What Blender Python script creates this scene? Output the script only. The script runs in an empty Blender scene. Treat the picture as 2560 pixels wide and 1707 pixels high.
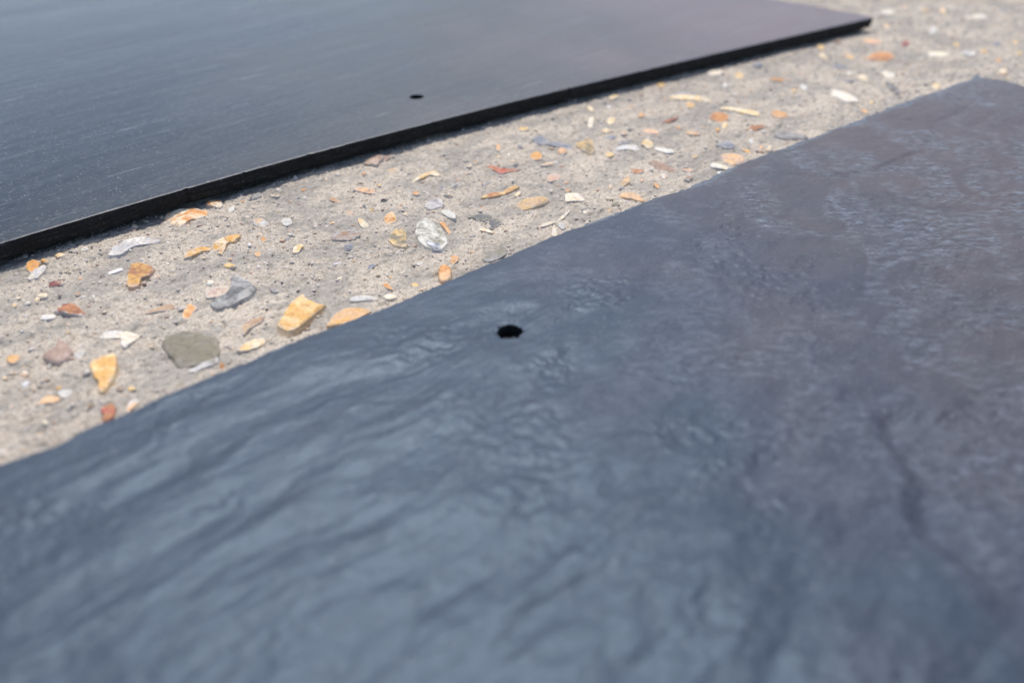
import bpy, math, random
import numpy as np

# ------------------------------------------------------------------ camera, sky, sun, exposure
# all lengths below are millimetres (MM turns them into metres); ground mean level is z = 0
MM = 0.001
FPX, TILT = 2000.0, math.radians(35.0)          # focal length in photo pixels (2560 wide), tilt below horizontal
TOP = 5.8                                       # slate top faces above the ground
CAMZ = TOP + 85.0
SUN_AZ, SUN_EL = -9.0, 66.0                    # degrees; azimuth clockwise from +Y (the view direction)

scene = bpy.context.scene
C = scene.collection
cam_d = bpy.data.cameras.new("camera")
cam_d.sensor_width = 36.0
cam_d.lens = 36.0 * FPX / 2560.0
cam_d.clip_start, cam_d.clip_end = 0.002, 50.0
cam_d.dof.use_dof = True
cam_d.dof.focus_distance = 0.192
cam_d.dof.aperture_fstop = 9.6
cam = bpy.data.objects.new("camera", cam_d)
C.objects.link(cam)
cam.location = (0, 0, CAMZ * MM)
cam.rotation_euler = (math.radians(90) - TILT, 0, 0)
scene.camera = cam

world = bpy.data.worlds.new("World")
scene.world = world
world.use_nodes = True
wn = world.node_tree.nodes
sky = wn.new("ShaderNodeTexSky")
sky.sky_type = 'NISHITA'
sky.sun_disc = False
sky.sun_elevation = math.radians(SUN_EL)
sky.sun_rotation = math.radians(SUN_AZ)
sky.air_density, sky.dust_density, sky.ozone_density = 0.9, 2.0, 1.0
world.node_tree.links.new(sky.outputs[0], wn["Background"].inputs[0])
wn["Background"].inputs[1].default_value = 0.15

sun_d = bpy.data.lights.new("sun", 'SUN')
sun_d.energy = 2.6
sun_d.angle = math.radians(2.0)
sun_d.color = (1.0, 0.945, 0.865)
sun = bpy.data.objects.new("sun", sun_d)
C.objects.link(sun)
a, e = math.radians(SUN_AZ), math.radians(SUN_EL)
to_sun = np.array([math.sin(a) * math.cos(e), math.cos(a) * math.cos(e), math.sin(e)])
from mathutils import Vector
sun.rotation_euler = Vector(to_sun).to_track_quat('Z', 'Y').to_euler()
sun.location = (to_sun[0], to_sun[1], to_sun[2])

vs = scene.view_settings
vs.view_transform = 'Standard'
vs.look = 'None'
vs.exposure = 0.55
vs.gamma = 1.0
vs.use_curve_mapping = False

# ------------------------------------------------------------------ helpers
rng = np.random.default_rng(7)
random.seed(7)

def at(px, py, z):
    """point of the level z (mm) that the photograph shows at this pixel"""
    u, v = px - 1280.0, py - 853.5
    s = (CAMZ - z) / (FPX * math.sin(TILT) + v * math.cos(TILT))
    return np.array([s * u, s * (FPX * math.cos(TILT) - v * math.sin(TILT))])

def _hash(ix, iy, seed):
    h = (ix.astype(np.int64) * 374761393 + iy.astype(np.int64) * 668265263 + seed * 974634777) & 0x7fffffff
    h = ((h ^ (h >> 13)) * 1274126177) & 0x7fffffff
    h = (h ^ (h >> 16)) & 0x7fffffff
    return h

def gnoise(x, y, seed=0):
    """gradient noise, about -1..1"""
    x = np.asarray(x, float); y = np.asarray(y, float)
    ix, iy = np.floor(x).astype(np.int64), np.floor(y).astype(np.int64)
    fx, fy = x - ix, y - iy
    sx, sy = fx**3 * (fx * (fx * 6 - 15) + 10), fy**3 * (fy * (fy * 6 - 15) + 10)
    def g(dx, dy):
        t = _hash(ix + dx, iy + dy, seed) / 0x7fffffff * 2 * math.pi
        return np.cos(t) * (fx - dx) + np.sin(t) * (fy - dy)
    n0 = g(0, 0) * (1 - sx) + g(1, 0) * sx
    n1 = g(0, 1) * (1 - sx) + g(1, 1) * sx
    return (n0 * (1 - sy) + n1 * sy) * 1.5

def fbm(x, y, seed=0, octaves=4, gain=0.5):
    r, amp, tot = 0, 1.0, 0
    for k in range(octaves):
        r = r + amp * gnoise(x * 2**k + 17.3 * k, y * 2**k - 9.1 * k, seed + k)
        tot += amp; amp *= gain
    return r / tot * 1.4

def smooth(a, b, x):
    t = np.clip((x - a) / (b - a), 0, 1)
    return t * t * (3 - 2 * t)

ANG = math.radians(38.5)                        # the tiles' long edges in plan
CA, SA = math.cos(ANG), math.sin(ANG)
def to_pq(x, y): return x * CA + y * SA, -x * SA + y * CA
def to_xy(p, q): return p * CA - q * SA, p * SA + q * CA

def mesh_obj(name, verts, faces, mat, parent=None, smooth_shade=True, origin=(0, 0, 0)):
    me = bpy.data.meshes.new(name)
    v = (np.asarray(verts, float) - np.array(origin)) * MM
    if isinstance(faces, np.ndarray):
        n, k = faces.shape
        me.vertices.add(len(v)); me.vertices.foreach_set("co", v.astype(np.float32).ravel())
        me.loops.add(n * k); me.loops.foreach_set("vertex_index", faces.astype(np.int32).ravel())
        me.polygons.add(n); me.polygons.foreach_set("loop_start", np.arange(0, n * k, k, dtype=np.int32))
        me.update(calc_edges=True); me.validate()
    else:
        me.from_pydata([tuple(r) for r in v], [], faces)
    me.polygons.foreach_set("use_smooth", np.full(len(me.polygons), smooth_shade))
    me.materials.append(mat)
    o = bpy.data.objects.new(name, me)
    C.objects.link(o)
    if parent is not None:
        o.parent = parent
        po = np.array(parent.location) / MM
        o.location = (np.array(origin) - po) * MM
    else:
        o.location = np.array(origin) * MM
    return o

def grid_faces(n, m):
    i, j = np.meshgrid(np.arange(n - 1), np.arange(m - 1), indexing='ij')
    b = (i * m + j).ravel()
    return np.stack([b, b + m, b + m + 1, b + 1], 1)

# ------------------------------------------------------------------ material helper
class NT:
    def __init__(s, name):
        s.m = bpy.data.materials.new(name); s.m.use_nodes = True
        s.t = s.m.node_tree; s.n = s.t.nodes
        s.b = s.n["Principled BSDF"]
        tc = s.n.new("ShaderNodeTexCoord")
        sc = s.n.new("ShaderNodeVectorMath"); sc.operation = 'SCALE'; sc.inputs[3].default_value = 1 / MM
        s.link(tc.outputs['Object'], sc.inputs[0]); s.co = sc.outputs[0]      # millimetres on the object
    def link(s, a, b): s.t.links.new(a, b)
    def put(s, sock, v):
        if hasattr(v, 'is_output'): s.link(v, sock)
        elif isinstance(v, (tuple, list)): sock.default_value = tuple(v) + ((1,) if len(v) == 3 and sock.type == 'RGBA' else ())
        else: sock.default_value = v
    def mapped(s, rz=0.0, scale=(1, 1, 1), loc=(0, 0, 0)):
        m = s.n.new("ShaderNodeMapping"); s.link(s.co, m.inputs[0])
        m.inputs[1].default_value = loc; m.inputs[2].default_value = (0, 0, rz)
        m2 = s.n.new("ShaderNodeMapping"); s.link(m.outputs[0], m2.inputs[0]); m2.inputs[3].default_value = scale
        return m2.outputs[0]
    def noise(s, size, vec=None, detail=3, rough=0.55, dist=0.0):
        n = s.n.new("ShaderNodeTexNoise"); n.inputs['Scale'].default_value = 1 / size
        n.inputs['Detail'].default_value = detail; n.inputs['Roughness'].default_value = rough; n.inputs['Distortion'].default_value = dist
        s.link(vec or s.co, n.inputs['Vector']); return n.outputs[0]
    def voro(s, size, vec=None, feature='F1', out='Color'):
        n = s.n.new("ShaderNodeTexVoronoi"); n.feature = feature; n.inputs['Scale'].default_value = 1 / size
        s.link(vec or s.co, n.inputs['Vector']); return n.outputs[out]
    def ramp(s, fac, stops, interp='LINEAR'):
        n = s.n.new("ShaderNodeValToRGB"); cr = n.color_ramp; cr.interpolation = interp
        while len(cr.elements) < len(stops): cr.elements.new(0.5)
        for el, (p, c) in zip(cr.elements, stops):
            el.position = p; el.color = (c, c, c, 1) if not isinstance(c, tuple) else c + (1,)
        s.put(n.inputs[0], fac); return n.outputs[0]
    def mix(s, fac, a, b, mode='MIX'):
        n = s.n.new("ShaderNodeMix"); n.data_type = 'RGBA'; n.blend_type = mode
        s.put(n.inputs[0], fac); s.put(n.inputs[6], a); s.put(n.inputs[7], b); return n.outputs[2]
    def math(s, op, a, b=0.0, clamp=False):
        n = s.n.new("ShaderNodeMath"); n.operation = op; n.use_clamp = clamp
        s.put(n.inputs[0], a); s.put(n.inputs[1], b); return n.outputs[0]
    def attr(s, name, kind='OBJECT'):
        n = s.n.new("ShaderNodeAttribute"); n.attribute_type = kind; n.attribute_name = name; return n
    def sep(s, v):
        n = s.n.new("ShaderNodeSeparateXYZ"); s.link(v, n.inputs[0]); return n.outputs
    def bump(s, h, dist_mm, strength=1.0, normal=None):
        n = s.n.new("ShaderNodeBump"); n.inputs['Distance'].default_value = dist_mm * MM; n.inputs['Strength'].default_value = strength
        s.put(n.inputs['Height'], h)
        if normal is not None: s.link(normal, n.inputs['Normal'])
        return n.outputs[0]
    def done(s, color, rough, normal=None, spec=0.5):
        s.put(s.b.inputs['Base Color'], color); s.put(s.b.inputs['Roughness'], rough)
        s.put(s.b.inputs['Specular IOR Level'], spec)
        if normal is not None: s.link(normal, s.b.inputs['Normal'])
        return s.m

def mat_concrete():
    s = NT("weathered_concrete")
    paste = s.attr("paste", 'GEOMETRY').outputs['Fac']
    cell = s.voro(0.42)
    r = s.sep(cell)
    sand = s.ramp(r[0], [(0.0, (0.13, 0.12, 0.11)), (0.12, (0.29, 0.26, 0.225)), (0.40, (0.45, 0.40, 0.335)),
                         (0.70, (0.56, 0.495, 0.42)), (0.9, (0.66, 0.61, 0.55)), (1.0, (0.78, 0.75, 0.70))])
    warm = s.mix(s.ramp(r[1], [(0.80, 0.0), (0.97, 0.35)]), sand, (0.60, 0.38, 0.22))
    fine = s.noise(0.22, detail=2)
    warm = s.mix(0.55, warm, s.ramp(fine, [(0.32, (0.20, 0.175, 0.15)), (0.5, (0.50, 0.44, 0.37)), (0.66, (0.76, 0.69, 0.60))]))
    grey = s.ramp(s.noise(1.1, detail=5, rough=0.65), [(0.30, (0.165, 0.16, 0.15)), (0.55, (0.29, 0.28, 0.265)), (0.75, (0.40, 0.385, 0.36))])
    mk = s.math('ADD', s.math('MULTIPLY', s.noise(1.8, detail=7, rough=0.68), 1.3), s.math('SUBTRACT', paste, 0.62))
    col = s.mix(s.ramp(mk, [(0.42, 0.0), (0.66, 0.62)]), warm, grey)
    big = s.noise(38, detail=3)
    col = s.mix(1.0, col, s.ramp(big, [(0.3, (0.69, 0.68, 0.66)), (0.7, (0.88, 0.865, 0.825))]), 'MULTIPLY')
    h = s.math('ADD', s.math('MULTIPLY', s.noise(0.35, detail=3), 0.6), s.math('MULTIPLY', s.noise(1.3, detail=4), 1.0))
    return s.done(col, 0.88, s.bump(h, 0.22, 0.9), 0.3)

def mat_stone():
    s = NT("aggregate_stone")
    oi = s.n.new("ShaderNodeObjectInfo")
    t2 = s.attr("tint").outputs['Color']
    gl = s.attr("gloss").outputs['Fac']
    off = s.n.new("ShaderNodeVectorMath"); off.operation = 'ADD'
    sc = s.n.new("ShaderNodeVectorMath"); sc.operation = 'SCALE'; sc.inputs[3].default_value = 400.0
    cmb = s.n.new("ShaderNodeCombineXYZ"); s.link(oi.outputs['Random'], cmb.inputs[0]); s.link(oi.outputs['Random'], cmb.inputs[1])
    s.link(cmb.outputs[0], sc.inputs[0]); s.link(s.co, off.inputs[0]); s.link(sc.outputs[0], off.inputs[1])
    v = off.outputs[0]
    k = s.ramp(s.noise(3.6, v, detail=3, dist=0.6), [(0.42, 0.0), (0.60, 1.0)])
    col = s.mix(k, oi.outputs['Color'], t2)
    col = s.mix(1.0, col, s.ramp(s.noise(0.9, v, detail=5, rough=0.7), [(0.28, (0.58, 0.53, 0.48)), (0.5, (1, 1, 1)), (0.72, (1.2, 1.2, 1.2))]), 'MULTIPLY')
    pits = s.ramp(s.voro(0.75, v, out='Distance'), [(0.10, 0.0), (0.22, 1.0)])
    col = s.mix(s.math('MULTIPLY', s.math('SUBTRACT', 1.0, pits), 0.35), col, (0.10, 0.07, 0.05))
    dust = s.ramp(s.noise(1.6, v, detail=5, rough=0.7), [(0.56, 0.0), (0.70, 0.55)])
    col = s.mix(s.math('MULTIPLY', dust, s.math('SUBTRACT', 1.0, gl)), col, (0.46, 0.42, 0.37))
    rim = s.attr("rim", 'GEOMETRY').outputs['Fac']
    cem = s.ramp(s.math('ADD', rim, s.math('MULTIPLY', s.math('SUBTRACT', s.noise(1.5, v, detail=4, rough=0.6), 0.5), 2.2)), [(0.58, 0.0), (0.88, 0.94)])
    sandc = s.ramp(s.noise(0.3, v, detail=3), [(0.3, (0.26, 0.24, 0.215)), (0.5, (0.44, 0.40, 0.36)), (0.7, (0.64, 0.59, 0.53))])
    col = s.mix(s.math('MULTIPLY', cem, s.attr('cement').outputs['Fac']), col, sandc)
    rough = s.math('SUBTRACT', 0.72, s.math('MULTIPLY', gl, 0.25))
    h = s.math('ADD', s.noise(0.8, v, detail=4, rough=0.6), s.math('MULTIPLY', s.noise(2.6, v, detail=2), 1.5))
    return s.done(col, rough, s.bump(h, 0.25, 0.6), 0.25)

def mat_grit():
    s = NT("sand_grains")
    g = s.n.new("ShaderNodeNewGeometry")
    col = s.ramp(g.outputs['Random Per Island'], [
        (0.0, (0.17, 0.16, 0.15)), (0.06, (0.27, 0.255, 0.24)), (0.28, (0.40, 0.365, 0.325)), (0.45, (0.52, 0.46, 0.39)),
        (0.60, (0.58, 0.43, 0.27)), (0.67, (0.52, 0.27, 0.12)), (0.73, (0.34, 0.17, 0.11)), (0.77, (0.55, 0.51, 0.46)), (1.0, (0.74, 0.71, 0.65))], 'CONSTANT')
    col = s.mix(0.45, col, (0.48, 0.43, 0.38))
    return s.done(col, 0.75, None, 0.4)

def mat_near_slate():
    s = NT("riven_slate")
    x = s.sep(s.co)
    # colour drift: blue grey towards one end, purple brown towards the other
    drift = s.math('ADD', s.math('MULTIPLY', x[0], 0.0046), s.math('MULTIPLY', x[1], 0.0028))
    drift = s.math('ADD', drift, s.math('MULTIPLY', s.math('SUBTRACT', s.noise(30, detail=4, dist=0.5), 0.5), 0.8))
    k = s.ramp(drift, [(0.02, 0.0), (0.70, 1.0)])
    col = s.mix(k, (0.023, 0.030, 0.043), (0.066, 0.047, 0.042))
    col = s.mix(1.0, col, s.ramp(s.noise(4.5, s.mapped(-ANG, (0.5, 1, 1)), detail=7, rough=0.68), [(0.3, (0.80, 0.80, 0.80)), (0.7, (1.2, 1.2, 1.2))]), 'MULTIPLY')
    sp = s.ramp(s.sep(s.voro(0.33))[0], [(0.965, 0.0), (0.99, 1.0)])
    col = s.mix(s.math('MULTIPLY', sp, 0.45), col, (0.16, 0.16, 0.165))
    patch = s.ramp(s.noise(19, s.mapped(0.0, (1, 1, 1), (31, 7, 0)), detail=5, rough=0.62, dist=0.8), [(0.44, 0.0), (0.62, 1.0)])
    patch = s.math('MULTIPLY', patch, s.ramp(drift, [(0.06, 0.12), (0.40, 1.0)]))
    fl = s.ramp(s.noise(1.5, s.mapped(-0.1, (0.5, 1.0, 1.0)), detail=6, rough=0.78), [(0.45, 0.0), (0.64, 1.0)])
    flp = s.math('MULTIPLY', fl, patch)
    col = s.mix(s.math('MULTIPLY', flp, 0.85), col, (0.21, 0.235, 0.275))  # flecks tinted pale blue: sky glints painted into the colour
    rough = s.math('ADD', s.ramp(k, [(0.0, 0.42), (1.0, 0.48)]), s.math('MULTIPLY', flp, 0.06))
    n1 = s.bump(s.noise(2.4, s.mapped(-ANG, (0.5, 1, 1)), detail=7, rough=0.66), 0.5, 0.55)
    n2 = s.bump(s.noise(0.30, detail=3, rough=0.65), 0.05, 0.7, n1)
    n3 = s.bump(flp, 0.22, 0.9, n2)
    s.b.inputs['IOR'].default_value = 1.5
    s.b.inputs['Specular Tint'].default_value = (0.55, 0.75, 1.0, 1)
    return s.done(col, rough, n3, 0.5)

def mat_chipped():
    s = NT("chipped_slate_edge")
    col = s.ramp(s.noise(1.2, detail=5, rough=0.7), [(0.30, (0.030, 0.036, 0.046)), (0.55, (0.085, 0.105, 0.135)), (0.75, (0.15, 0.18, 0.22))])
    h = s.math('ADD', s.noise(0.7, detail=4, rough=0.7), s.math('MULTIPLY', s.noise(2.2, detail=2), 1.2))
    return s.done(col, 0.55, s.bump(h, 0.5, 0.9), 0.5)

def mat_far_slate():
    s = NT("smooth_slate")
    x = s.sep(s.co)
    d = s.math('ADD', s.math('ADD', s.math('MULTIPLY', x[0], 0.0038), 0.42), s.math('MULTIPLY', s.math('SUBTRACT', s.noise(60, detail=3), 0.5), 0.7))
    col = s.ramp(d, [(0.05, (0.008, 0.011, 0.012)), (0.45, (0.048, 0.052, 0.052)), (0.95, (0.120, 0.086, 0.084))])  # left end darkened in the colour, standing in for a dark reflection
    # cleavage streaks and short pale scuffs, all running one way
    st = s.mapped(-STREAK, (0.055, 1, 1))
    streak = s.ramp(s.noise(2.4, st, detail=4, rough=0.6), [(0.56, 0.0), (0.72, 1.0)])
    scuff = s.ramp(s.noise(1.7, s.mapped(-STREAK, (0.07, 1, 1), (50, 13, 0)), detail=2), [(0.66, 0.0), (0.72, 1.0)])
    scuff = s.math('MULTIPLY', scuff, s.ramp(s.noise(30, s.mapped(0, (1, 1, 1), (9, 90, 0)), detail=2), [(0.46, 0.0), (0.58, 1.0)]))
    col = s.mix(s.math('MULTIPLY', streak, 0.28), col, (0.12, 0.125, 0.13))
    col = s.mix(s.math('MULTIPLY', scuff, 0.55), col, (0.20, 0.21, 0.22))
    film = s.ramp(s.noise(26, st, detail=7, rough=0.7, dist=0.4), [(0.45, 0.0), (0.75, 1.0)])
    grain = s.ramp(s.noise(0.7, s.mapped(-STREAK, (0.3, 1, 1)), detail=4, rough=0.75), [(0.50, 0.0), (0.66, 1.0)])
    col = s.mix(s.math('MULTIPLY', grain, s.math('ADD', 0.12, s.math('MULTIPLY', film, 0.35))), col, (0.19, 0.20, 0.205))
    sp = s.ramp(s.sep(s.voro(0.4))[0], [(0.95, 0.0), (0.99, 1.0)])
    col = s.mix(s.math('MULTIPLY', sp, 0.4), col, (0.22, 0.22, 0.23))
    col = s.mix(s.math('MULTIPLY', s.attr('rim_light', 'GEOMETRY').outputs['Fac'], s.ramp(s.noise(1.3, detail=4), [(0.3, 0.25), (0.6, 1.0)])), col, (0.11, 0.12, 0.135))  # pale sky highlight painted into the colour along the front arris
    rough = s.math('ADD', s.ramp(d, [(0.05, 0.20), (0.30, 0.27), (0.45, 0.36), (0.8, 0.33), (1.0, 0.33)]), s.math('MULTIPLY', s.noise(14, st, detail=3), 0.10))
    n1 = s.bump(s.noise(5.0, s.mapped(-STREAK, (0.12, 1, 1)), detail=4, rough=0.55), 0.35, 0.5)
    n2 = s.bump(s.noise(0.4, detail=2), 0.04, 0.6, n1)
    s.b.inputs['IOR'].default_value = 1.36
    return s.done(col, rough, n2, 0.5)

def mat_cut_edge():
    s = NT("dark_cut_slate")
    lay = s.noise(0.55, s.mapped(-ANG, (0.10, 0.10, 1.0)), detail=4, rough=0.6)
    n = s.math('ADD', s.math('MULTIPLY', lay, 0.5), s.math('MULTIPLY', s.noise(0.5, detail=4, rough=0.7), 0.5))
    col = s.ramp(n, [(0.38, (0.004, 0.004, 0.0045)), (0.55, (0.013, 0.013, 0.0135)), (0.68, (0.07, 0.07, 0.073))])
    return s.done(col, 0.8, s.bump(n, 0.4, 0.9), 0.25)

STREAK = math.radians(45.0)
M_CON, M_STONE, M_GRIT = mat_concrete(), mat_stone(), mat_grit()
M_NEAR, M_CHIP, M_FAR, M_CUT = mat_near_slate(), mat_chipped(), mat_far_slate(), mat_cut_edge()

# ------------------------------------------------------------------ the concrete
def paste_mask(p, q):
    return 0.5 + 0.55 * fbm(p / 17.0, q / 9.0, 40, 4)
def ground_h(p, q):
    pm = paste_mask(p, q)
    return (0.42 * fbm(p / 24.0, q / 15.0, 3, 4) + 0.34 * fbm(p / 3.0, q / 2.4, 11, 4, 0.55)
            - 0.22 * smooth(0.35, 0.75, pm))
def ground_fine(p, q):
    pm = paste_mask(p, q)
    pit = smooth(0.34, 0.62, fbm(p / 2.3, q / 2.0, 27, 2))
    return (0.25 - 0.12 * smooth(0.4, 0.8, pm)) * fbm(p / 0.9, q / 0.8, 21, 2) - 0.45 * pit

def graded(lo, hi, s0, s1):
    """steps growing from s0 to s1"""
    out = [lo]
    while out[-1] < hi:
        t = (out[-1] - lo) / (hi - lo); out.append(out[-1] + s0 + (s1 - s0) * t)
    return np.array(out)
def outer(lo, hi, inner):
    left = inner[0] - np.cumsum(8.0 * 1.22 ** np.arange(40)); left = left[left > lo]
    right = inner[-1] + np.cumsum(8.0 * 1.22 ** np.arange(40)); right = right[right < hi]
    return np.concatenate([left[::-1], inner, right])

gp = outer(-1500, 1900, graded(-30, 500, 0.30, 0.95))
gq = outer(-1400, 1700, graded(95, 275, 0.36, 0.50))
P, Q = np.meshgrid(gp, gq, indexing='ij')
Z = ground_h(P, Q) + ground_fine(P, Q)
X, Y = to_xy(P, Q)
ground = mesh_obj("concrete_ground", np.stack([X, Y, Z], -1).reshape(-1, 3), grid_faces(*P.shape), M_CON)
ground["kind"] = "structure"
ground["label"] = "pale weathered concrete with exposed pebbles between the two slate tiles"
at_ = ground.data.attributes.new("paste", 'FLOAT', 'POINT')
at_.data.foreach_set("value", np.clip(paste_mask(P, Q), 0, 1).astype(np.float32).ravel())

# ------------------------------------------------------------------ slate tiles
def refine(a, c, half=3.4, step=0.13):
    return np.concatenate([a[a < c - half], np.arange(c - half, c + half, step), a[a > c + half]])

def build_tile(name, p0, p1, edge_q, side, width, ps, ts, height, end_off, hole, mats, edge_rows, origin, labels, bottom_z):
    """side = -1: the body lies at smaller q than the traced edge, +1: at larger q"""
    n, m = len(ps), len(ts)
    Pg = np.repeat(ps[:, None], m, 1); Tg = np.repeat(ts[None, :], n, 0)
    Qg = edge_q(Pg) + side * Tg
    w = smooth(p1 - 25, p1, Pg)
    Pg = Pg + w * end_off(Qg)
    Zg = height(Pg, Qg, Tg)
    verts = np.stack([Pg, Qg, Zg], -1).reshape(-1, 3)
    faces = grid_faces(n, m)
    if side > 0: pass
    else: faces = faces[:, ::-1]
    hc = verts[faces].mean(1)
    d = hc[:, :2] - np.array(hole[:2])
    ang = np.arctan2(d[:, 1], d[:, 0])
    rr = hole[2](ang)
    inside = np.hypot(d[:, 0], d[:, 1]) < rr
    used_in = np.zeros(len(verts), bool); used_in[faces[inside].ravel()] = True
    used_out = np.zeros(len(verts), bool); used_out[faces[~inside].ravel()] = True
    rim = np.where(used_in & used_out)[0]
    dv = verts[rim, :2] - np.array(hole[:2])
    av = np.arctan2(dv[:, 1], dv[:, 0])
    rv = hole[2](av)
    verts[rim, 0] = hole[0] + np.cos(av) * rv
    verts[rim, 1] = hole[1] + np.sin(av) * rv
    faces = faces[~inside]
    # boundary loop of the top
    idx = np.arange(n * m).reshape(n, m)
    loop = np.concatenate([idx[:, 0], idx[-1, 1:], idx[-2::-1, -1], idx[0, -2:0:-1]])
    B = verts[loop]
    nxt, prv = np.roll(B, -1, 0), np.roll(B, 1, 0)
    tan = (nxt - prv)[:, :2]; tan /= np.maximum(np.linalg.norm(tan, axis=1, keepdims=True), 1e-6)
    # smooth the outward directions
    nor = np.stack([tan[:, 1], -tan[:, 0]], 1) * side
    for _ in range(6):
        nor = nor + np.roll(nor, 1, 0) + np.roll(nor, -1, 0); nor /= np.linalg.norm(nor, axis=1, keepdims=True)
    cen = B[:, :2].mean(0)
    if ((B[:, :2] - cen) * nor).sum(1).mean() < 0: nor = -nor
    rows = edge_rows(B, nor)
    L = len(loop)
    # bottom closes the slab
    base = len(verts)
    bot = rows[-1].copy()
    allv = np.concatenate([verts, bot])
    bx, by = to_xy(allv[:, 0], allv[:, 1])
    tile = mesh_obj(name, np.stack([bx, by, allv[:, 2]], 1), faces, mats[0], None, True, origin)
    me = tile.data
    wa = me.attributes.new('rim_light', 'FLOAT', 'POINT')
    wa.data.foreach_set('value', np.concatenate([np.exp(-(Tg / 0.55) ** 2).ravel(), np.zeros(L)]).astype(np.float32))  # mask of the painted arris highlight, fading inward from the traced edge
    import bmesh
    bm = bmesh.new(); bm.from_mesh(me); bm.verts.ensure_lookup_table()
    f = bm.faces.new([bm.verts[base + k] for k in range(0, L, 3)])
    f.smooth = False
    loose = [v for v in bm.verts if not v.link_faces]
    bmesh.ops.delete(bm, geom=loose, context='VERTS')
    bm.to_mesh(me); bm.free()
    # the edge all round, its own part
    ev = np.concatenate(rows)
    R = len(rows)
    ef = []
    k = np.arange(L); k2 = (k + 1) % L
    for r in range(R - 1):
        ef.append(np.stack([r * L + k, r * L + k2, (r + 1) * L + k2, (r + 1) * L + k], 1))
    ef = np.concatenate(ef)
    ex, ey = to_xy(ev[:, 0], ev[:, 1])
    edge = mesh_obj(labels[0], np.stack([ex, ey, ev[:, 2]], 1), ef, mats[1], tile, True, origin)
    # wall of the nail hole
    th = np.linspace(0, 2 * math.pi, 48, endpoint=False)
    hv = []
    zt = float(height(np.array([hole[0]]), np.array([hole[1]]), np.array([50.0]))[0])
    lev = [zt - 0.04, zt - 0.5, zt - 1.6, zt - 3.0, bottom_z]
    for li, z in enumerate(lev):
        r = hole[2](th) * (1.03 if li == 0 else 1.0 - 0.04 * li) + 0.12 * fbm(np.cos(th) * 3 + li, np.sin(th) * 3, 5 + li, 2) * (li > 0)
        hx, hy = to_xy(hole[0] + np.cos(th) * r, hole[1] + np.sin(th) * r)
        hv.append(np.stack([hx, hy, np.full(48, z)], 1))
    hv = np.concatenate(hv)
    k = np.arange(48); k2 = (k + 1) % 48
    hf = np.concatenate([np.stack([r * 48 + k, r * 48 + k2, (r + 1) * 48 + k2, (r + 1) * 48 + k], 1) for r in range(len(lev) - 1)])
    mesh_obj("nail_hole", hv, hf, mats[2], tile, True, origin)
    return tile

# ---- near tile: riven, its far edge broken and chipped
NEAR_EDGE = [(-60, 1185), (0, 1162), (141, 1121), (218, 1072), (327, 1028), (457, 969), (609, 909), (762, 838), (925, 784),
             (1034, 742), (1154, 691), (1284, 639), (1371, 596), (1524, 539), (1633, 495), (1720, 473), (1850, 408),
             (2035, 343), (2231, 261), (2394, 207), (2445, 196)]
ne = np.array([to_pq(*at(x, y, TOP - 0.6)) for x, y in NEAR_EDGE])
nfit = np.polyfit(ne[:, 0], ne[:, 1], 2)
ne[:, 1] = np.polyval(nfit, ne[:, 0]) + 0.55 * (ne[:, 1] - np.polyval(nfit, ne[:, 0]))
def near_q(p):
    q = np.interp(p, ne[:, 0], ne[:, 1])
    return q + 0.28 * fbm(p / 3.0, p * 0 + 3.3, 60, 4) + 0.15 * fbm(p / 0.9, p * 0 + 1.3, 66, 2) - near_bevel(p)
def near_bevel(p):
    return 0.3 + 2.6 * smooth(90, 180, p) * np.clip(0.55 + 0.9 * fbm(p / 14.0, p * 0 + 8.8, 61, 3), 0.12, 1.3)
n_p1 = ne[-1, 0] + 1.0
n_p0 = n_p1 - 560

STEP_PX = [(2175, 1015), (2200, 1055), (2232, 1110), (2272, 1165), (2290, 1205), (2278, 1245), (2292, 1295), (2325, 1345), (2385, 1390), (2450, 1440), (2540, 1600)]
STEP = np.array([to_pq(*at(x, y, TOP)) for x, y in STEP_PX])
LEDGE_PX = [(2560, 330), (2480, 300), (2420, 262), (2385, 285), (2325, 305), (2330, 335), (2300, 372), (2180, 425), (2050, 436), (1900, 432)]
LEDGE = np.array([to_pq(*at(x, y, TOP)) for x, y in LEDGE_PX])
def step_field(p, q, line, width, fade):
    """signed distance to a polyline (left positive) and distance"""
    best = np.full(p.shape, 1e9); sgn = np.zeros(p.shape); tt = np.zeros(p.shape)
    n = len(line) - 1
    for i in range(n):
        a0, b0 = line[i], line[i + 1]; d0 = b0 - a0; l2 = d0 @ d0
        t = np.clip(((p - a0[0]) * d0[0] + (q - a0[1]) * d0[1]) / l2, 0, 1)
        ex, ey = p - a0[0] - t * d0[0], q - a0[1] - t * d0[1]
        dd = np.hypot(ex, ey); s = np.sign(d0[0] * ey - d0[1] * ex)
        m_ = dd < best
        best = np.where(m_, dd, best); sgn = np.where(m_, s, sgn); tt = np.where(m_, (i + t) / n, tt)
    sd = best * sgn
    endf = smooth(0, 0.12, tt) * (1 - smooth(0.88, 1, tt))
    return smooth(-width, width, sd) * np.exp(-(best / fade) ** 2) * endf

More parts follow.
